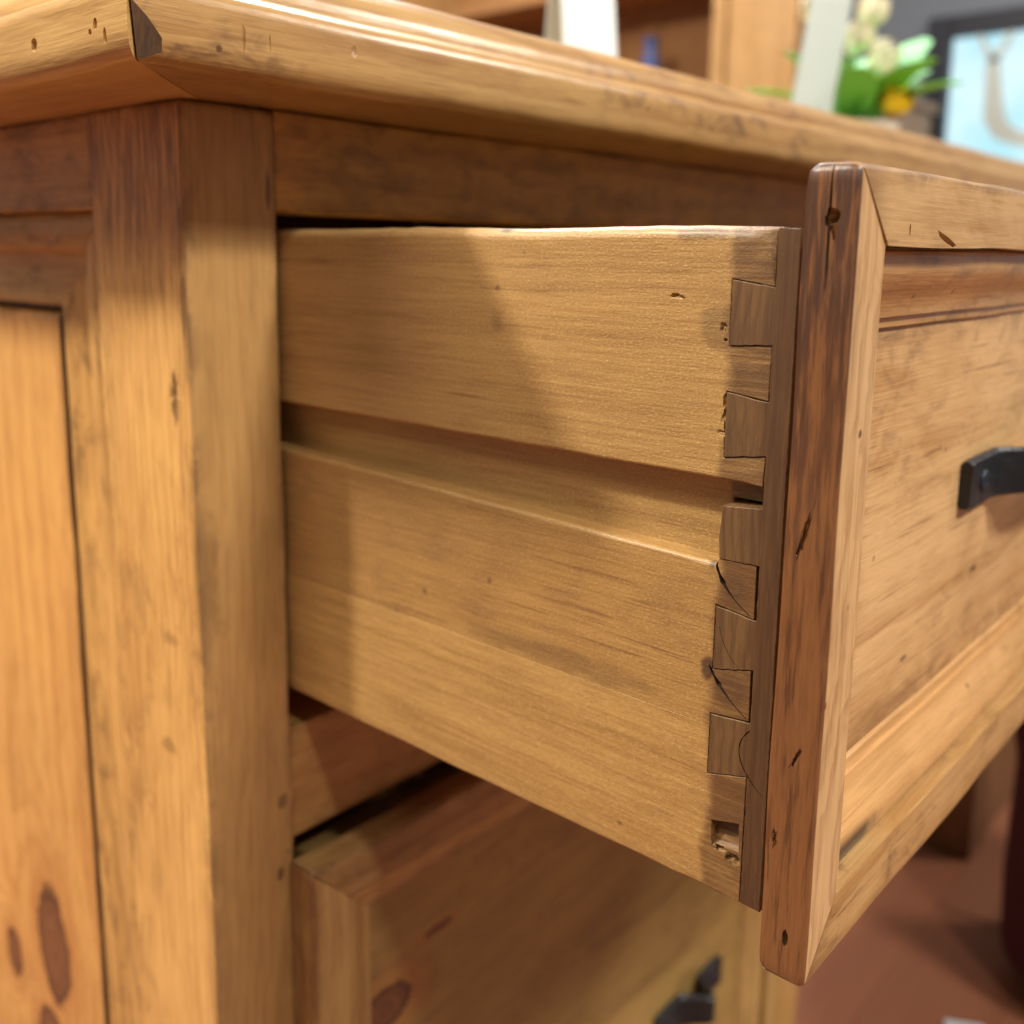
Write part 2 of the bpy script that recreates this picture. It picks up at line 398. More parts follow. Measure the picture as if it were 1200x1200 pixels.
# ------------------------------------------------------------------ desk
desk = empty('desk', (0, 0, FLOOR), 'antique pine desk with mitred overhanging top and framed pedestal', 'desk')
INV = Matrix.Translation((0, 0, -FLOOR))
def dpart(name, me, m, parent=None):
    o = obj(name, me, m, parent or desk)
    o.matrix_parent_inverse = INV if parent is None else parent.matrix_world.inverted()
    if parent is not None: o.matrix_parent_inverse = Matrix.Identity(4)
    return o
PB = FLOOR+.002
mpost = wood('pine_post', 2, 11, light=(.74, .43, .165), dark=(.42, .20, .062), pith=(.10, .22), freq=230, ring=.5, grime=.28, blot=.5, stains_tones=((2, .195, .245, .35, (.16, .065, .028), .05), (1, .0022, .0008, 1.55, (.25, .150, .062), .0004), (0, XB+.0015, XB+.0005, .75, (.11, .052, .034), .0006, 2, .11, .26, .40, .60)), edge=.75, marks=((XB, .012, .136, .01, .0030, .012, .75), (XB, .003, .165, .01, .002, .016, .5), (XB, .001, .06, .01, .003, .03, .4), (-.006, 0, .215, .0012, .01, .008, .7), (-.008, 0, -.05, .003, .01, .004, .6), (-.010, 0, -.085, .0016, .01, .003, .7), (XB, .030, -.02, .01, .006, .004, .4), (XB, .025, .03, .01, .008, .003, .35)))  # front face coloured darker to offset the front lamp; tone deepens toward the top
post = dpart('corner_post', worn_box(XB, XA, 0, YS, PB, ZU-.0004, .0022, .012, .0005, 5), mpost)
cut(post, [blob((XB-.0019, .012, .138), .0022, .0028, .0075, 3, .8, 3, rotx(16), 2.5), blob((XB-.0006, -.0008, .105), .0018, .0014, .016, 9, .9, 3, None, 2.5)])
mrail = wood('pine_side_rail', 1, 12, pith=(.12, .02), freq=110, ring=.4, stains_tones=((2, .235, .25, .3, DEEP_TONE, .02),))  # tone deepens toward the top edge
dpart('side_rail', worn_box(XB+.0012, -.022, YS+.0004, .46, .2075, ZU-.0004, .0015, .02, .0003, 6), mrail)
# framed side panel: sloped moulding, dark gap, field
mmv = wood('pine_side_moulding', 2, 13, light=(.70, .40, .15), pith=(-.1, .2), freq=100, ring=.4, grime=.45)
mmh = wood('pine_side_moulding_top', 1, 14, pith=(.1, .1), freq=100, ring=.4, grime=.5)
ZM = .2068
prof = [(0.0, .0075), (.0035, .0058), (.0110, .0048), (.0185, .0060), (.0205, .0072), (.0212, .0104), (.0240, .0112), (.0320, .0116), (.0410, .0108), (.0500, .0096), (.0520, .0098), (.0528, .0108), (.0528, .0235), (0, .0235)]   # (inward distance, depth)
KZ = .80; Y0 = YS+.0003; Y1 = .4597
dpart('panel_moulding', sweep(2, [(XB+d, Y0+s_) for s_, d in prof], PB+.05, lambda x, y: ZM-(y-Y0)*KZ, .02, .0004, 21, pstep=.004), mmv)
dpart('panel_moulding', sweep(2, [(XB+d, Y1-s_) for s_, d in prof], PB+.05, lambda x, y: ZM-(Y1-y)*KZ, .02, .0004, 22, pstep=.004), mmv)
dpart('panel_moulding', sweep(1, [(ZM-s_*KZ, XB+d) for s_, d in prof], lambda z, x: Y0+(ZM-z)/KZ+.0004, lambda z, x: Y1-(ZM-z)/KZ, .02, .0004, 23, pstep=.004), mmh)
YE = Y0+.0528+.0062
mfield = wood('pine_field', 2, 18, stains_tones=((1, YE+.0030, YE+.0012, 1.92, (.040, .017, .010), .001),), light=(.76, .42, .155), dark=(.46, .20, .058), pith=(.28, .02), freq=95, ring=.5, grime=.12, blot=.42, specks=.3,  # edge beside the gap coloured dark so the gap reads dark
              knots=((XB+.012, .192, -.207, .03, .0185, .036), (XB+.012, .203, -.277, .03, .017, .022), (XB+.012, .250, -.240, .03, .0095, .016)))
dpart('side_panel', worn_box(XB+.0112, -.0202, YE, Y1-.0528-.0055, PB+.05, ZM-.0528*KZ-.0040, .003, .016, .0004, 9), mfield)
dpart('side_backing', worn_box(-.0195, -.012, YS+.001, .46, PB, .245, .001, .1, 0), mmv)
mrearp = wood('pine_rear_post', 2, 15)
dpart('corner_post', worn_box(XB, XA, .4602, .52, PB, ZU-.0004, .002, .02, .0005, 7), mrearp)
# front: rails, right post
mapron = wood('pine_apron', 0, 16, light=(.56, .30, .080), dark=(.36, .17, .040), pith=(.1, .35), freq=90, ring=.4, grime=.3)
dpart('apron_rail', worn_box(XA+.0004, 1.0998, .0012, .024, .2068, ZU-.0004, .0012, .03, .0004, 31), mapron)
mdiv = wood('pine_divider', 0, 17, light=(.42, .24, .09), pith=(.1, .3), freq=80, ring=.35, blot=.7)
dpart('drawer_divider', worn_box(XA+.0004, .4836, .0016, .06, -.072, -.018, .0015, .03, .0004, 32), mdiv)
mpost2 = wood('pine_inner_post', 2, 19, pith=(.7, .2))
dpart('corner_post', worn_box(.484, .566, 0, .05, PB, ZU-.0004, .002, .03, .0005, 33), mpost2)
dpart('pedestal_side', worn_box(.548, .5655, .0505, .50, PB, ZU-.0004, .002, .06, .0004, 34), mpost2)
mdark = wood('pine_inside', 0, 20, light=(.40, .20, .07))
dpart('back_panel', worn_box(XA+.001, .5475, .498, .512, PB, .245, .001, .1, 0), mdark)
dpart('plinth_rail', worn_box(XA+.0004, .4836, .003, .03, PB, PB+.06, .0015, .03, .0004, 35), mdiv)
# second pedestal beyond the kneehole
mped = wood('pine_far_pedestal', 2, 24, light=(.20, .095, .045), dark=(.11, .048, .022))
dpart('pedestal_side', worn_box(1.10, 1.118, .0505, .50, PB, ZU-.0004, .002, .06, .0004, 36), mped)
dpart('corner_post', worn_box(1.1002, 1.16, 0, .05, PB, ZU-.0004, .002, .03, .0005, 37), mped)
dpart('pedestal_front', worn_box(1.1604, 1.80, .004, .022, PB, ZU-.0004, .002, .06, .0004, 38), mped)
# desk top: mitred edge mouldings and field
OX, OY = -.0952, -.0592                       # outer faces
ed = [(0, .0052), (.0010, .0026), (.0032, .0009), (.0070, .0001), (.0120, 0), (.0190, .0003), (.0222, .0014), (.0236, .0034), (.0252, .0070), (.0282, .0150), (.0318, .0156), (.0335, .0166), (.0372, .0190), (.0408, .0238), (.0438, .0300), (.0455, .0370), (.0460, .0440)]   # (height over underside, set back)
mtopf = wood('pine_top_front', 0, 25, light=(.42, .255, .112), dark=(.25, .122, .044), pith=(.03, .62), freq=70, ring=.65, blot=.5, grime=.6, edge=.25, rough=.32, coat=.35)
mtops = wood('pine_top_side', 1, 26, light=(.52, .32, .135), pith=(.62, .03), freq=80, ring=.6, blot=.35, grime=.3, edge=.2, rough=.38)
WF = .105
pf = [(OY+s, ZU+h) for h, s in ed]+[(OY+WF, ZU+.046), (OY+WF, ZU)]
front_m = dpart('edge_moulding', sweep(0, pf, lambda y, z: OX+.0013+(y-OY), 1.90, .012, .0006, 41, pstep=.004, sharp=40), mtopf)
ps = [(ZU+h, OX+s) for h, s in ed]+[(ZU+.046, OX+WF), (ZU, OX+WF)]
side_m = dpart('edge_moulding', sweep(1, ps, lambda z, x: OY-.0008+(x-OX), .56, .012, .0006, 42, pstep=.004, sharp=40), mtops)
# broken corner of the front moulding: a flat facet, stained dark
mfacet = wood('dark_end_grain', 2, 29, light=(.115, .056, .026), dark=(.038, .018, .010), grime=0, edge=0, specks=0, rough=.75, tint=.12)
def facet(p1, p2, p3, size, depth):
    p1, p2, p3 = Vector(p1), Vector(p2), Vector(p3); n = (p2-p1).cross(p3-p1).normalized()
    if n.y > 0: n = -n
    c = (p1+p2+p3)/3; u = (p2-p1).normalized(); v = n.cross(u)
    V = [c+u*a*size+v*b*size+n*d for d in (0, depth) for a, b in ((-1, -1), (1, -1), (1, 1), (-1, 1))]
    return mk(V, [[0, 1, 2, 3], [4, 7, 6, 5], [0, 4, 5, 1], [1, 5, 6, 2], [2, 6, 7, 3], [3, 7, 4, 0]], smooth=False)
FP = Vector((OX, OY+.0040, ZU)); FN = (Vector((OX+.0185, OY, ZU))-FP).cross(Vector((OX+.0008, OY, ZU+.0175))-FP).normalized()
if FN.y > 0: FN = -FN
cut(front_m, [facet((OX, OY+.0040, ZU), (OX+.0185, OY, ZU), (OX+.0008, OY, ZU+.0175), .06, .05)], mfacet, lambda c, n: FN.dot(n) > .985 and abs((c-FP).dot(FN)) < .0006)
cut(front_m, [blob((OX+.040, OY, ZU+.011), .0007, .0012, .0045, 3, .4), blob((OX+.050, OY, ZU+.011), .0005, .0009, .0035, 4, .4), blob((OX+.085, OY, ZU+.014), .0016, .0008, .0022, 6, .5)])
cut(side_m, [blob((OX, .0013, .2576), .002, .0022, .0022, 2, .4), blob((OX, -.0406, .2586), .002, .0012, .0018, 3, .4), blob((OX, -.037, .2566), .002, .001, .001, 4, .4), blob((OX, -.046, .2545), .0015, .001, .0026, 5, .4)])
mtopp = wood('pine_top_field', 0, 27, pith=(.3, .9), freq=60)
dpart('top_panel', worn_box(OX+WF+.0004, 1.90, OY+WF+.0004, .56, ZU+.004, ZU+.0465, .001, .08, .0003, 43), mtopp)

# ------------------------------------------------------------------ drawers
miron = None
N = NT('black_iron'); tc = N.n.new('ShaderNodeTexCoord'); P = tc.outputs['Object']
n1 = N.noise(P, 160, 4, .6); n2 = N.noise(P, 900, 3, .6)
miron = N.finish(N.mix(n1, (.012, .014, .017), (.026, .030, .036)), N.mad(n1, .25, .24), N.mad(n2, .25, n1), .8, .0010, spec=.5, metal=.35)
msteel = plain('dark_screw', (.035, .045, .055), .45, metal=.6)

def strap_handle(parent, x0, x1, yface, z0, hgt, foot, bow, th=.0045, k=1.0):
    """flat iron strap: a foot at each end screwed to the face, the middle bowed out"""
    L = x1-x0; pts = []
    n_ = 60
    for i in range(n_+1):
        x = x0+L*i/n_; d = min(x-x0, x1-x); 
        t = min(1, max(0, (d-foot)/.016)); s = t*t*(3-2*t)
        t2 = min(1, max(0, (d-foot)/(L/2-foot))); y = bow*(s*.72+.28*sin(t2*pi/2))
        hh = hgt*(1-.16*s) if d > .004 else hgt*(.9+.1*d/.004)
        lift = .0025*s
        pts.append((x, yface-th-y, hh, lift))
    V = []; F = []; ring = 12
    for i, (x, y, hh, lift) in enumerate(pts):
        a = pts[max(0, i-1)]; b = pts[min(n_, i+1)]; t = Vector((b[0]-a[0], b[1]-a[1], 0)).normalized(); nn = Vector((t.y, -t.x, 0))
        c = .0013
        for (u, v) in ((1, -hh/2+c), (1, -hh*.2), (1, hh*.2), (1, hh/2-c), (1-c/th, hh/2), (c/th, hh/2), (0, hh/2-c), (0, hh*.2), (0, -hh*.2), (0, -hh/2+c), (c/th, -hh/2), (1-c/th, -hh/2)):
            p = Vector((x, y, z0+v+lift))-nn*th*(u-1)*-1
            p += Vector((0, nz(p, 120, 3)*.0003, nz(p, 100, 5)*.0005)); V.append(p)
    for i in range(n_):
        for j in range(ring):
            q = (j+1) % ring; F.append([i*ring+j, i*ring+q, (i+1)*ring+q, (i+1)*ring+j])
    F += [list(range(ring))[::-1], [n_*ring+j for j in range(ring)]]
    h = obj('handle', mk(V, F, None, 40), miron, parent); h.matrix_parent_inverse = parent.matrix_basis.inverted()
    for xs in (x0+foot*.46, x1-foot*.46):
        bm = bmesh.new(); bmesh.ops.create_uvsphere(bm, u_segments=20, v_segments=10, radius=.0045)
        for v in bm.verts: v.co.y *= .32
        for v in list(bm.verts):
            if v.co.y < -.0003 and abs(v.co.z) < .0007 and abs(v.co.x) < .004: v.co.y += .0012
        me = bpy.data.meshes.new('screw'); bm.to_mesh(me); bm.free()
        for p in me.polygons: p.use_smooth = True
        s = obj('screw', me, msteel, h); s.location = (xs, yface-th-.0002, z0)
    return h

def drawer_face(root, x0, x1, z0, z1, yb, th, seed, mats, rr=.0035, wcut=None):
    """mitred frame, inner moulding, flat panel; yb = back plane of the frame, th = thickness towards -y"""
    yf = yb-th; W = .0205; SX = .0203
    box = ((x0, yf, z0), (x1, yb, z1)); inv = root.matrix_basis.inverted()
    def part(name, me, m):
        o = obj(name, me, m, root); o.matrix_parent_inverse = inv; return o
    ms, mr, mmo, mp = mats; k = W/SX
    rs = lambda v: .0008+.0020*max(0, 1-(z1-v[2])/.007)+.0014*max(0, 1-(v[2]-z0)/.006)
    parts = {}
    # stiles (sweep z: profile x,y), rails (sweep x: profile y,z)
    parts['sl'] = part('frame_stile', sweep(2, [(x0, yb), (x0, yf), (x0+SX, yf+.0004), (x0+SX, yb)], lambda x, y: z0+(x-x0)*k, lambda x, y: z1-(x-x0)*k, .006, .00045, seed, box, rs, .0018), ms)
    parts['sr'] = part('frame_stile', sweep(2, [(x1, yb), (x1, yf), (x1-SX, yf), (x1-SX, yb)], lambda x, y: z0+(x1-x)*k, lambda x, y: z1-(x1-x)*k, .02, .00045, seed+1, box, rr, .004), ms)
    g = .00035
    parts['rt'] = part('frame_rail', sweep(0, [(yb, z1), (yf, z1), (yf, z1-W), (yb, z1-W)], lambda y, z: x0+(z1-z)/k+g, lambda y, z: x1-(z1-z)/k-g, .008, .0007, seed+2, box, rs, .0018), mr)
    parts['rb'] = part('frame_rail', sweep(0, [(yb, z0), (yf, z0), (yf, z0+W), (yb, z0+W)], lambda y, z: x0+(z-z0)/k+g, lambda y, z: x1-(z-z0)/k-g, .008, .0006, seed+3, box, rs, .0018), mr)
    # moulding (inward distance s, depth d from face)
    pd = .0152
    mo = [(.0002, .0064), (.0010, .0052), (.0030, .0046), (.0062, .0047), (.0095, .0062), (.0125, .0086), (.0155, .0106), (.0185, .0117), (.0205, .0120), (.0208, .0133), (.0238, .0138), (.0242, .0146), (.0244, pd-.0001), (.0002, pd-.0001)]
    xa, xb_, za, zb_ = x0+SX+.0004, x1-SX-.0004, z0+W+.0004, z1-W-.0004
    part('panel_moulding', sweep(0, [(yf+d, za+s) for s, d in mo], lambda y, z: xa+(z-za), lambda y, z: xb_-(z-za), .01, .0004, seed+4, None, 0, .003), mmo)
    part('panel_moulding', sweep(0, [(yf+d, zb_-s) for s, d in mo], lambda y, z: xa+(zb_-z), lambda y, z: xb_-(zb_-z), .01, .0005, seed+5, None, 0, .003), mmo)
    part('panel_moulding', sweep(2, [(xa+s, yf+d) for s, d in mo], lambda x, y: za+(x-xa)+g, lambda x, y: zb_-(x-xa)-g, .02, .0003, seed+6, None, 0, .003), ms)
    part('panel_moulding', sweep(2, [(xb_-s, yf+d) for s, d in mo], lambda x, y: za+(xb_-x)+g, lambda x, y: zb_-(xb_-x)-g, .02, .0003, seed+7, None, 0, .003), ms)
    part('panel', worn_box(xa+.020, xb_-.020, yf+pd, yf+pd+.002, za+.020, zb_-.020, .0004, .02, .0002, seed+8), mp)
    return parts

# ---- open drawer
dr = empty('drawer', (0.24, -.12, 0), 'open upper pine drawer pulled out, dovetailed side and black strap handle', 'drawer', 'desk drawers')
DINV = dr.matrix_basis.inverted()
def rpart(name, me, m, parent=None):
    o = obj(name, me, m, parent or dr)
    if parent is None: o.matrix_parent_inverse = DINV
    return o
mst = wood('pine_stile', 2, 51, sat=.90, light=(.58, .37, .19), dark=(.33, .18, .078), pith=(.06, .05), freq=330, ring=.55, blot=.3, grime=.2, edge=.2,
           stains_tones=((0, -.0040, -.0050, 1.93, (.170, .062, .019), .0003), (0, -.0040, -.0050, 1.80, (.045, .021, .015), .0003, 2, .02, .20, .36, .54), (0, -.0040, -.0050, 1.70, (.055, .020, .009), .0003, 2, -1, -.9, .50, .70)))
mrl = wood('pine_rail', 0, 52, sat=.90, light=(.50, .315, .150), pith=(.10, .25), freq=75, ring=.8, blot=.5, grime=.5, edge=.35,
           stains_tones=((0, .016, -.004, .6, (.11, .048, .022), .020), (2, .2125, .2155, .6, (.13, .075, .05), .004)))
mmo = wood('pine_inner_moulding', 0, 53, sat=.90, light=(.57, .32, .135), pith=(.2, .3), freq=85, ring=.4, blot=.4, grime=.4, stains_tones=((0, .062, .046, 1.97, (.010, .009, .010), .030, 2, .0165, .0120),), rough=.30, coat=.35)
mpn = wood('pine_panel', 0, 54, sat=.90, light=(.62, .40, .205), dark=(.36, .19, .075), pith=(.5, .25), freq=55, ring=.5, blot=.45, grime=.25, specks=.4, marks=((.172, -.2285, .0667, .006, .01, .0022, .8), (.098, -.2285, .0505, .004, .01, .0014, .7)))
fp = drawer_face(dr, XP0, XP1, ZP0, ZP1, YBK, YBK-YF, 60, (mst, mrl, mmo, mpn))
mhole = plain('dark_cut', (.045, .020, .011), .85)  # walls of the arc cuts coloured dark
cut(fp['sl'], [blob((-.0060, -.2373, .2022), .005, .0019, .0024, 3, .55, 3), blob((-.0062, -.2378, .2004), .004, .0009, .0036, 6, .5, 3),
               blob((-.0060, -.2374, .0005), .005, .0009, .0028, 7, .4, 3),
               blob((-.0062, -.2352, .119), .0016, .0010, .0075, 5, .9, 3, rotx(14), 3.0), blob((-.0062, -.2372, .056), .0010, .0006, .004, 9, .9, 3, rotx(24), 3.0),
               blob((-.0062, -.2366, .205), .0012, .0003, .022, 14, .5, 3), blob((-.0062, -.2325, .030), .0009, .0009, .003, 16, .9, 3, None, 3.0)])
cut(fp['rt'], [blob((.0600, YF, .1974), .0090, .0016, .0010, 4, .35, 3, Matrix.Rotation(radians(14), 3, 'Y')), blob((.0294, YF, .1998), .0006, .0010, .0017, 6, .3)])

# side outline with dovetail tails (y, z)
yb_, yt_ = -.2070, -.2200
def wav(y, a, f, s): return a*noise.noise(Vector((y*f, s, 0)))
def side_parts():
    top = []; ny = 60
    for i in range(ny+1):
        y = yt_+.0002 + (.25-yt_)*i/ny; top.append((y, .2003+wav(y, .0007, 19, 3)+wav(y, .0003, 120, 5)))
    g2 = lambda y: .1288+wav(y, .0003, 45, 7)
    g1 = lambda y: .1040+(.005*(y+.2)/.2)+wav(y, .0004, 40, 9)
    # upper board: top edge, then down the back, then along the groove, then the tails
    ys = [.25-(.25+.2195)*i/70 for i in range(71)]
    up_ = top+[(.25, g2(.25))]+[(y, g2(y)) for y in ys[1:]]
    ru = [.0040]*len(top)+[.0012]*(len(up_)-len(top))
    tails = [(yt_+.0004, .1286), (yt_, .1376), (yb_, .1356), (yb_, .1543), (yt_, .1527), (yt_, .1684), (yb_, .1675), (yb_, .1858), (yt_, .1840)]
    e = .00026
    t2 = [(-.2195, .1287), (yt_+e, .1376-e), (yb_+e, .1356-e), (yb_+e, .1543+e), (yt_+e, .1527+e), (yt_+e, .1684-e), (yb_+e, .1675-e), (yb_+e, .1858+e), (yt_+e, .1840+e)]
    up_ = up_[:-1]+t2; ru = ru[:len(up_)-len(t2)]+[.0004]+[.0003]*(len(t2)-1)
    # lower strip between groove and glue line, and the board under it
    gl = lambda y: .0547-.0012+wav(y, .0003, 20, 2)
    lo_ = [(.25, g1(.25))]; 
    lo_ = [(y, g1(y)) for y in ys if y > -.2066]
    lo_ = lo_ + [(yb_+e, g1(yb_)), (yb_+e, .1055+e*0), (yt_+e+.0007, .1057), (yt_+e+.0005, .0895+e), (yb_+e, .0910+e+.0002), (yb_+e, .0715-e), (yt_+e+.0006, .0744-e), (yt_+e+.0003, .0583+e), (yb_+e, .0571+e), (yb_+e, gl(yb_))]
    rl = [.0016]*(len(lo_)-10)+[.0006]+[.0003]*8+[.0001]
    ys2 = [yb_+e+(.25-yb_)*i/40 for i in range(1, 41)]
    lo_ += [(y, gl(y)) for y in ys2]; rl += [.0001]*len(ys2)
    bt = [(y, gl(y)-.00012) for y in reversed(ys2)]+[(yb_+e, gl(yb_)-.00012), (yb_+e, .0380-e), (yt_+e, .0414-e), (yt_+e, .0006)]
    rb = [.0001]*(len(ys2)+1)+[.0003]*3
    yy = [yt_+e+(.25-yt_)*i/60 for i in range(1, 61)]
    bt += [(y, .0004+wav(y, .0006, 35, 11)+(.0006*nz((y, 0, 0), 400, 2) if y < -.19 else 0)) for y in yy]; rb += [.0009]*len(yy)
    return up_, ru, lo_, rl, bt, rb
U, RU, LO, RL, BT, RB = side_parts()
def ragged(pts, seed, amp=.00022):
    out = []
    for i, p in enumerate(pts):
        q = pts[(i+1) % len(pts)]; out.append(p); L = sqrt((p[0]-q[0])**2+(p[1]-q[1])**2); n_ = int(L/.0016)
        for k in range(1, n_):
            t = k/n_; y, z = p[0]+(q[0]-p[0])*t, p[1]+(q[1]-p[1])*t
            out.append((y+amp*nz((y, z, 0), 900, seed), z+amp*nz((y, z, 1), 900, seed+2)))
    return out
tail_st = ((1, -.2045, -.2085, .88, (.105, .047, .018), .009),)
msu = wood('pine_drawer_side', 1, 71, light=(.41, .248, .098), dark=(.22, .112, .038), pith=(.36, .10), freq=45, ring=.12, blot=.32, grime=.12, fuzz=1.0, edge=0, rough=.5, stains_tones=tail_st+((2, .1985, .2005, .35, (.2, .11, .06), .004),), specks=.55, marks=((0, -.1215, .1995, .006, .004, .0012, .9), (0, -.119, .169, .004, .0035, .005, .22), (0, -.2035, .172, .004, .005, .006, .35), (0, -.198, .1985, .006, .012, .0020, .6)))
msl = wood('pine_drawer_side_lower', 1, 72, light=(.37, .215, .080), dark=(.19, .092, .033), pith=(.30, .05), freq=50, ring=.25, blot=.42, grime=.18, fuzz=.8, edge=0, rough=.5, stains_tones=tail_st, specks=.55, marks=((0, -.2052, .1035, .004, .0022, .0040, .85), (0, -.2052, .0712, .004, .0024, .0042, .85), (0, -.213, .097, .004, .006, .007, .45), (0, -.2125, .066, .004, .006, .006, .45), (0, -.140, .058, .004, .040, .004, .32)))
msb = wood('pine_drawer_side_board', 1, 73, light=(.44, .262, .100), dark=(.24, .122, .042), pith=(.22, .02), freq=50, ring=.25, blot=.36, grime=.14, fuzz=.7, edge=0, rough=.48, stains_tones=tail_st+((2, .006, -.001, .45, (.2, .09, .04), .006),), specks=.6)
side = rpart('drawer_side', join([poly_board(U, RU, 0, .0085), worn_box(.0080, .0142, yb_+.0004, .25, .0008, .1990, .0006, .05, .0001, 74), worn_box(.0060, .0142, -.2196, yb_+.0002, .1229, .1282, .0003, .05, 0, 75)], 50), msu)
cut(side, [blob((-.0002, -.1885, .1806), .0012, .0016, .0009, 3, .5, 3), blob((-.0002, -.1905, .1802), .0010, .0018, .0007, 9, .5, 3, rotx(10)), blob((-.0002, -.2048, .1722), .0012, .0011, .0016, 4, .5, 3), blob((-.0002, -.2057, .1690), .0009, .0008, .0007, 14, .5, 3),
           blob((-.0002, -.2064, .1520), .0010, .0008, .0024, 5, .7, 3), blob((-.0002, -.2068, .1465), .0011, .0011, .0030, 6, .8, 3), blob((-.0002, -.2062, .1425), .0010, .0016, .0010, 8, .6, 3)])
wn(side)
sl_ = rpart('board', poly_board(LO, RL, -.0001, .0085), msl, side)
sb_ = rpart('board', poly_board(BT, RB, -.0003, .0085), msb, side)
for o in (sl_, sb_): o.matrix_parent_inverse = Matrix.Identity(4)
bpy.context.view_layer.update()
# router arcs and the chopped notch
def arc(pts, wds, depth):
    V = []; F = []; n_ = len(pts)
    for i, (y, z) in enumerate(pts):
        a = Vector(pts[max(0, i-1)]); b = Vector(pts[min(n_-1, i+1)]); t = (b-a).normalized(); nn = Vector((-t.y, t.x))*wds[i]/2
        V += [(-.002, y+nn.x, z+nn.y), (-.002, y-nn.x, z-nn.y), (depth, y+nn.x*.4, z+nn.y*.4), (depth, y-nn.x*.4, z-nn.y*.4)]
    for i in range(n_-1):
        k = i*4; F += [[k, k+1, k+5, k+4], [k+2, k+6, k+7, k+3], [k, k+4, k+6, k+2], [k+1, k+3, k+7, k+5]]
    F += [[0, 2, 3, 1], [(n_-1)*4+i for i in (0, 1, 3, 2)]]
    return mk(V, F, smooth=False)
def curve(p0, p1, p2, n_=14): return [((1-t)**2*p0[0]+2*t*(1-t)*p1[0]+t*t*p2[0], (1-t)**2*p0[1]+2*t*(1-t)*p1[1]+t*t*p2[1]) for t in [i/n_ for i in range(n_+1)]]
c1 = curve((-.2060, .1045), (-.2085, .0960), (-.2180, .0905)); c2 = curve((-.2056, .0722), (-.2095, .0650), (-.2185, .0592))
tw = [(.0016*sin(pi*min(1, (i+.6)/10))*(1 if i < 6 else .6)+.0004)*(1+.6*nz((i*.47, 0, 0), 1, 4)) for i in range(15)]
cut(sl_, [arc(c1, tw, .0026), arc(c2, tw, .0026)], mhole, lambda c, n: .0002 < c.x < .0030 and -.2192 < c.y < -.2015 and (.0885 < c.z < .1075 or .0575 < c.z < .0740) and abs(n.y)+abs(n.z) > .05 and min(min((c.y-a)**2+(c.z-b)**2 for a, b in c1), min((c.y-a)**2+(c.z-b)**2 for a, b in c2)) < .0022**2)
wn(sl_)
cut(sb_, [mk([(-.004, -.2087, .0245), (-.004, -.2186, .0270), (-.004, -.2192, .0150), (-.004, -.2092, .0120), (.0040, -.2095, .0222), (.0035, -.2180, .0245), (.0020, -.2185, .0175), (.0015, -.2100, .0165)],
          [[0, 1, 2, 3], [4, 7, 6, 5], [0, 4, 5, 1], [1, 5, 6, 2], [2, 6, 7, 3], [3, 7, 4, 0]], smooth=False),
          blob((0, -.2168, .0135), .0018, .0024, .0020, 4, .6, 3), blob((0, -.2125, .0150), .0014, .0026, .0012, 7, .6, 3),
          blob((-.0003, -.1660, -.0002), .0006, .0008, .0006, 8, .4), blob((-.0003, -.172, .0005), .0006, .0009, .0005, 9, .4)])
wn(sb_)
# front board with pins
pins = [(-.2265, .1996), (yt_-.0001, .1999), (yt_, .1840), (yb_, .1858), (yb_, .1675), (yt_, .1684), (yt_, .1527), (yb_, .1543), (yb_, .1356), (yt_, .1376), (yt_, .1225), (yb_-.0004, .1214),
        (yb_-.0003, .1170), (yb_+.0002, .1130), (yb_-.0001, .1080), (yb_-.0002, .1055), (yt_, .1059), (yt_, .0895), (yb_, .0910), (yb_, .0715), (yt_, .0746), (yt_, .0583), (yb_, .0571), (yb_, .0380), (yt_, .0414), (yt_, .0006), (-.2265, .0004)]
pins = ragged(pins, 5)
mfb = wood('pine_front_board', 2, 81, light=(.150, .078, .034), dark=(.075, .035, .015), pith=(.02, -.1), freq=400, ring=.6, blot=.8, grime=.4, fuzz=.08, edge=0, rough=.55, specks=.5,
           stains_tones=((1, -.2150, -.2215, .75, (.062, .026, .011), .010),))
fb = rpart('front_board', join([poly_board(pins, [.00025]*len(pins), -.00035, .0144), worn_box(.0146, .468, -.2266, yb_, .0004, .1996, .0006, .05, .0001, 82)], 50), mfb)
cut(fb, [arc(curve((-.2200, .0560), (-.2120, .0475), (-.2250, .0372)), [.0005*(1+.7*nz((i*.5, 1, 0), 1, 6)) for i in range(15)], .0010), arc(curve((-.2085, .0850), (-.2110, .0750), (-.2190, .0722)), [.0003]*15, .0008)])
wn(fb)
msr = wood('pine_far_drawer_side', 1, 83)
rpart('drawer_side', worn_box(.4545, .468, yb_+.0004, .25, .0005, .200, .0015, .03, .0003, 84), msr)
rpart('drawer_back', worn_box(.0146, .454, .236, .2495, .008, .195, .0015, .05, .0003, 85), msr)
rpart('drawer_bottom', worn_box(.0146, .454, yb_+.0006, .2355, .008, .014, .001, .05, .0002, 86), msr)
strap_handle(dr, .1435, .3405, YF+.0152, .1065, .0205, .034, .022)

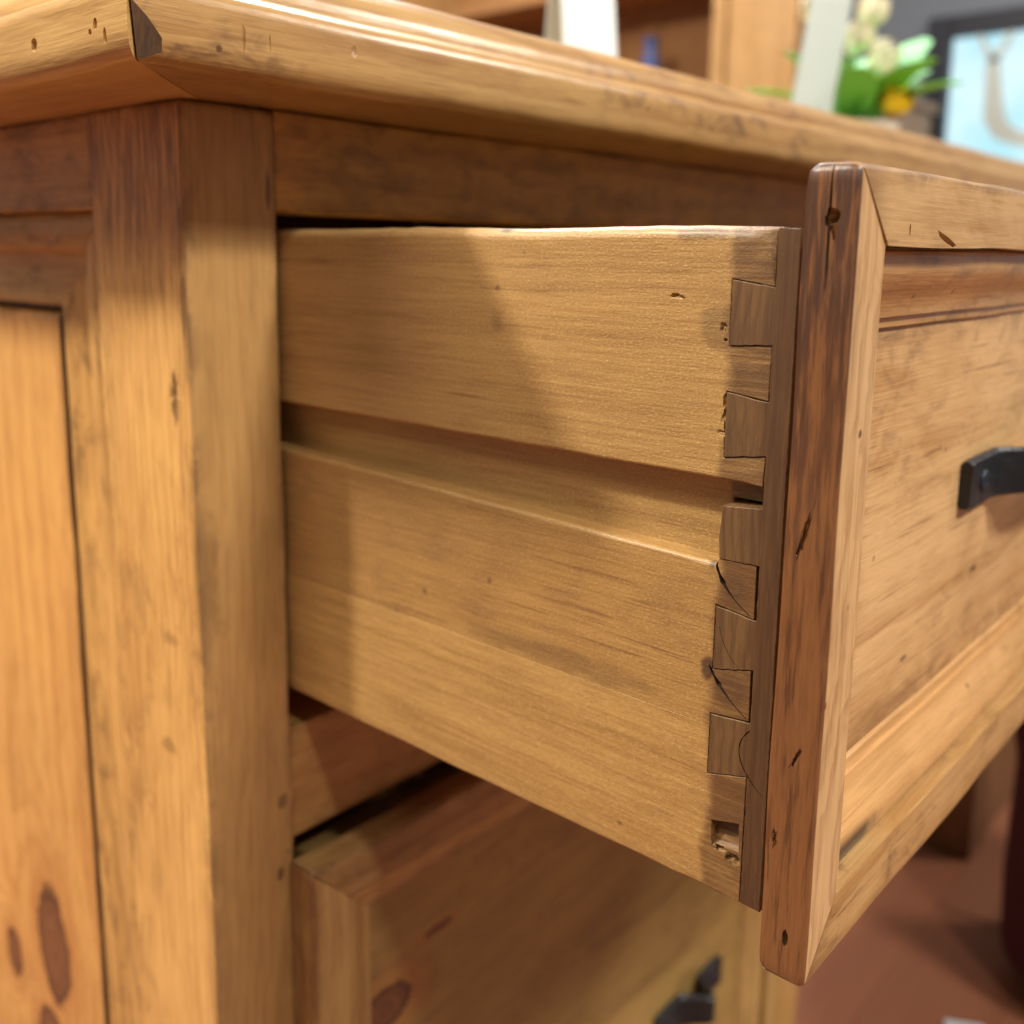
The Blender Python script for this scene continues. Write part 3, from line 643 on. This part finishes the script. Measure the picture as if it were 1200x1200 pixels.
# ---- lower drawer (closed)
dl = empty('drawer', (.24, -.01, -.55), 'closed lower pine drawer front in the shade below the open drawer', 'drawer', 'desk drawers')
m1 = wood('pine_lower_stile', 2, 91, light=(.50, .32, .135), dark=(.27, .15, .055), pith=(.06, .05), freq=150, ring=.5, stains_tones=((0, -.003, -.0049, .8, (.16, .06, .022), .002),))
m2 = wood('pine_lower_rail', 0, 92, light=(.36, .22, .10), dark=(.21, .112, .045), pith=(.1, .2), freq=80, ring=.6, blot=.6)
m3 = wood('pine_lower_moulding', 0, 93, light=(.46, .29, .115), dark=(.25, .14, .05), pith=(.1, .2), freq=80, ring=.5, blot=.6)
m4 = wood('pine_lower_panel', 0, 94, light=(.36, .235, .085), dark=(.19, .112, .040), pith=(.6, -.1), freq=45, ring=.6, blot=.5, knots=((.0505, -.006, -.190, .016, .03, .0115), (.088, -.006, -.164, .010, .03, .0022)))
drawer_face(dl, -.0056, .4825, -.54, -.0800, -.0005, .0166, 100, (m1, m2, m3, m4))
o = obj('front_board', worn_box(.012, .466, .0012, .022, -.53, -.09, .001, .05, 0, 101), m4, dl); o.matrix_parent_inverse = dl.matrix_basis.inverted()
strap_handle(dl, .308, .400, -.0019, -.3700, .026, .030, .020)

# ------------------------------------------------------------------ things on the desk top
ZT = ZU+.0465
N = NT('white_card'); mcard = N.finish((.52, .57, .59), .55)
cw = mk([(-.05, 0, 0), (.05, 0, 0), (.05, .045, .19), (-.05, .045, .19), (-.05, .003, 0), (.05, .003, 0), (.05, .048, .19), (-.05, .048, .19)],
        [[0, 1, 2, 3], [4, 7, 6, 5], [0, 4, 5, 1], [1, 5, 6, 2], [2, 6, 7, 3], [3, 7, 4, 0]], smooth=False)
# folded price card: a front leaf and a back leaf
card = empty('price_card', (.478, .20, ZT+.0005), 'blank white folded card standing on the desk top', 'card')
card.rotation_euler = (0, 0, radians(-30))
card.scale = (.5, .8, 1)
obj('front_leaf', cw, mcard, card)
bk = obj('back_leaf', cw, mcard, card); bk.rotation_euler = (0, 0, pi); bk.location = (0, .0965, 0)

mcream = plain('cream_petal', (.80, .74, .56), .6, Subsurface_Weight=0.0)
mleaf = plain('green_leaf', (.13, .50, .05), .45); mleaf2 = plain('pale_leaf', (.30, .60, .32), .45)
myel = plain('yellow_petal', (.88, .74, .04), .5); mstem = plain('stem_green', (.16, .30, .09), .6)
mpot = plain('white_ceramic', (.62, .60, .56), .3)
vase = empty('potted_flowers', (1.04, .21, ZT+.0005), 'pot of cream silk flowers with green leaves and one yellow bloom', 'flowers')
def lathe(prof, n_=24):
    V = [(r*cos(2*pi*j/n_), r*sin(2*pi*j/n_), z) for r, z in prof for j in range(n_)]; F = []
    for i in range(len(prof)-1):
        for j in range(n_): k = (j+1) % n_; F.append([i*n_+j, i*n_+k, (i+1)*n_+k, (i+1)*n_+j])
    F.append(list(range(n_))[::-1]); F.append([(len(prof)-1)*n_+j for j in range(n_)])
    return mk(V, F)
obj('pot', lathe([(.035, 0), (.045, .004), (.055, .05), (.058, .062), (.052, .062), (.048, .05), (.03, .045)]), mpot, vase)
def tube(a, b, r, bend=(0, 0, 0), n_=8, m_=7):
    V = []; F = []; a = Vector(a); b = Vector(b); bend = Vector(bend)
    for i in range(n_+1):
        t = i/n_; p = a.lerp(b, t)+bend*(4*t*(1-t))
        for j in range(m_): V.append(p+Vector((cos(2*pi*j/m_)*r, sin(2*pi*j/m_)*r, 0)))
    for i in range(n_):
        for j in range(m_): k = (j+1) % m_; F.append([i*m_+j, i*m_+k, (i+1)*m_+k, (i+1)*m_+j])
    return mk(V, F)
def petal(L, W_, cup, thick=.0008):
    V = []; F = []; nu, nv = 8, 5
    for s in (0, thick):
        for i in range(nu+1):
            t = i/nu; ww = W_*sin(pi*min(1, t*.86+.1))**.7
            for j in range(nv+1):
                u = j/nv*2-1; V.append((u*ww/2, L*t*cos(cup*t), L*t*sin(cup*t)+.25*W_*u*u*(1 if cup > 0 else -.4)+s))
    st = (nu+1)*(nv+1)
    for s in (0, 1):
        for i in range(nu):
            for j in range(nv):
                q = [i*(nv+1)+j, i*(nv+1)+j+1, (i+1)*(nv+1)+j+1, (i+1)*(nv+1)+j]; F.append([x+s*st for x in (q if s else q[::-1])])
    return mk(V, F, angle=60)
rf = random.Random(8)
pet = petal(.026, .026, 1.1); pet.materials.append(mcream)
def bloom(c, size, mat_mesh, n1=6, n2=5, tilt=(0, 0)):
    """a bloom is a part; its petals are sub-parts"""
    core = obj('bloom', blob((0, 0, .006*size), .007*size, .007*size, .008*size, 3), mat_mesh.materials[0], vase); core.location = c; core.rotation_euler = (tilt[0], tilt[1], 0)
    for ring, (n_, el, s_) in enumerate(((n1, .15, 1.0), (n2, .65, .85))):
        for i in range(n_):
            p = bpy.data.objects.new('petal', mat_mesh); COL.objects.link(p); p.parent = core
            p.rotation_euler = Matrix.Rotation(2*pi*i/n_+ring*.5+rf.uniform(-.15, .15), 3, 'Z').to_4x4().to_euler(); p.rotation_euler.x = el
            p.scale = (size*s_,)*3
B = vase.location
def rel(x, z, y=.21): return Vector((x, y, z))-B
for (x, z, y, s_) in ((1.050, .488, .21, 1.35), (.995, .448, .20, 1.25), (1.108, .446, .22, 1.4), (.950, .485, .24, 1.1), (1.060, .425, .19, .8)):
    c = rel(x, z, y); obj('stem', tube((rf.uniform(-.01, .01), rf.uniform(-.01, .01), .045), c, .0022, (0, 0, .01)), mstem, vase)
    bloom(c-Vector((0, 0, .012)), s_, pet, tilt=(rf.uniform(.5, .9), rf.uniform(-.5, .1)))
pety = petal(.026, .026, .9); pety.materials.append(myel)
bloom(rel(1.040, .372, .17), 1.3, pety, tilt=(.9, -.4))
lf = petal(.115, .036, -.55); lf.materials.append(mleaf); lf2 = petal(.115, .038, -.45); lf2.materials.append(mleaf2)
for k, (az, el, s_, me) in enumerate(((-70, 55, 1.0, lf), (-100, 40, 1.1, lf2), (-50, 35, 1.3, lf2), (-88, 62, 1.0, lf), (-75, 42, 1.7, lf2), (20, 40, 1.0, lf), (95, 50, .95, lf2), (115, 40, 1.0, lf), (60, 55, .9, lf2), (150, 45, 1.0, lf), (-120, 50, .9, lf2), (180, 40, .9, lf), (-82, 48, 1.35, lf), (-95, 50, 1.5, lf2))):
    p = bpy.data.objects.new('leaf', me); COL.objects.link(p); p.parent = vase; p.location = (0, 0, .05)
    p.rotation_euler = (radians(el+14), 0, radians(az)); p.scale = (s_*1.35,)*3
# leaning frosted sheet (sign holder) beside the flowers
N = NT('frosted_acrylic'); macr = N.finish((.42, .48, .45), .45, Transmission_Weight=.45)
sh = empty('sign_holder', (.872, .19, ZT+.0005), 'leaning frosted white sheet in a clear stand beside flowers', 'sign holder')
sh.rotation_euler = (0, 0, radians(-38))
obj('sheet', mk([(-.030, 0, .004), (.020, 0, .004), (.090, .06, .30), (.040, .06, .30), (-.030, .004, .004), (.020, .004, .004), (.090, .064, .30), (.040, .064, .30)],
        [[0, 1, 2, 3], [4, 7, 6, 5], [0, 4, 5, 1], [1, 5, 6, 2], [2, 6, 7, 3], [3, 7, 4, 0]], smooth=False), macr, sh)
obj('stand', worn_box(-.045, .05, -.02, .05, 0, .0035, .001, .05, 0), macr, sh)

# ------------------------------------------------------------------ bookcase behind the desk (faces -x)
bc = empty('bookcase', (2.35, 1.5, FLOOR), 'blurred pine bookcase with shelves standing behind the desk', 'bookcase')
BINV = bc.matrix_basis.inverted()
mb1 = wood('bookcase_pine', 2, 201, light=(.42, .24, .11), grime=.1); mb2 = wood('bookcase_back', 2, 202, light=(.36, .17, .07), dark=(.22, .095, .04), grime=.1)
def bpart(name, me, m):
    o = obj(name, me, m, bc); o.matrix_parent_inverse = BINV; return o
bpart('side_board', worn_box(2.2, 2.5, .872, .905, PB, 1.5, .002, .2, 0), mb1)
bpart('front_panel', worn_box(2.215, 2.23, .9055, 1.0765, PB, 1.5, .002, .2, 0), mb1)
bpart('stile', worn_box(2.2, 2.5, 1.077, 1.112, PB, 1.5, .002, .2, 0), mb1)
bpart('side_board', worn_box(2.2, 2.5, 2.30, 2.333, PB, 1.5, .002, .2, 0), mb1)
bpart('back_board', worn_box(2.44, 2.455, 1.1125, 2.2995, PB, 1.5, .002, .2, 0), mb2)
for z in (-.45, -.05, .28, .925, 1.46): bpart('shelf', worn_box(2.206, 2.439, 1.1125, 2.2995, z, z+.028, .002, .2, 0), mb2)
bpart('plinth', worn_box(2.202, 2.214, .9055, 1.0765, PB, PB+.1, .002, .2, 0), mb1)
# vase on the shelf: small dark blue
vz = obj('vase', lathe([(.02, 0), (.034, .01), (.042, .25), (.05, .33), (.030, .41), (.018, .46), (.024, .49)]), plain('blue_glaze', (.035, .05, .13), .3)); vz.location = (2.30, 1.37, .3085)
tag(vz, 'dark blue vase on the bookcase shelf', 'vase')
# low cabinet between bookcase and window
lc = empty('side_cabinet', (3.4, 1.3, FLOOR), 'low pale brown cabinet seen between flowers and window', 'cabinet')
for nm, me in (('body', worn_box(3.3, 3.6, 1.02, 1.40, PB, .70, .004, .2, 0)), ('top', worn_box(3.28, 3.62, 1.0, 1.42, .7005, .73, .004, .2, 0)), ('door', worn_box(3.284, 3.2995, 1.05, 1.37, PB+.08, .66, .004, .2, 0))):
    o = obj(nm, me, mb1, lc); o.matrix_parent_inverse = lc.matrix_basis.inverted()

# ------------------------------------------------------------------ under the desk, right edge: maroon upholstered stool
mred = plain('maroon_fabric', (.060, .004, .010), .85)
st = empty('stool', (.95, -.212, FLOOR), 'dark maroon upholstered stool at the kneehole, right picture edge', 'stool')
obj('body', lathe([(.11, .03), (.128, .04), (.132, .12), (.130, .26), (.138, .30), (.14, .34), (.13, .37), (.09, .38)], 40), mred, st)
for i in range(4):
    a = pi/4+i*pi/2; o = obj('foot', lathe([(.010, .002), (.012, .004), (.014, .032)], 14), mfr, st); o.location = (.085*cos(a), .085*sin(a), 0)
pp = obj('paper_scrap', worn_box(-.03, .03, -.02, .02, 0, .0015, .0004, .02, .0006, 4), mcard); pp.location = (.762, -.106, FLOOR+.002); pp.rotation_euler = (0, 0, .5)
tag(pp, 'pale scrap of paper on the floor by the stool', 'paper')
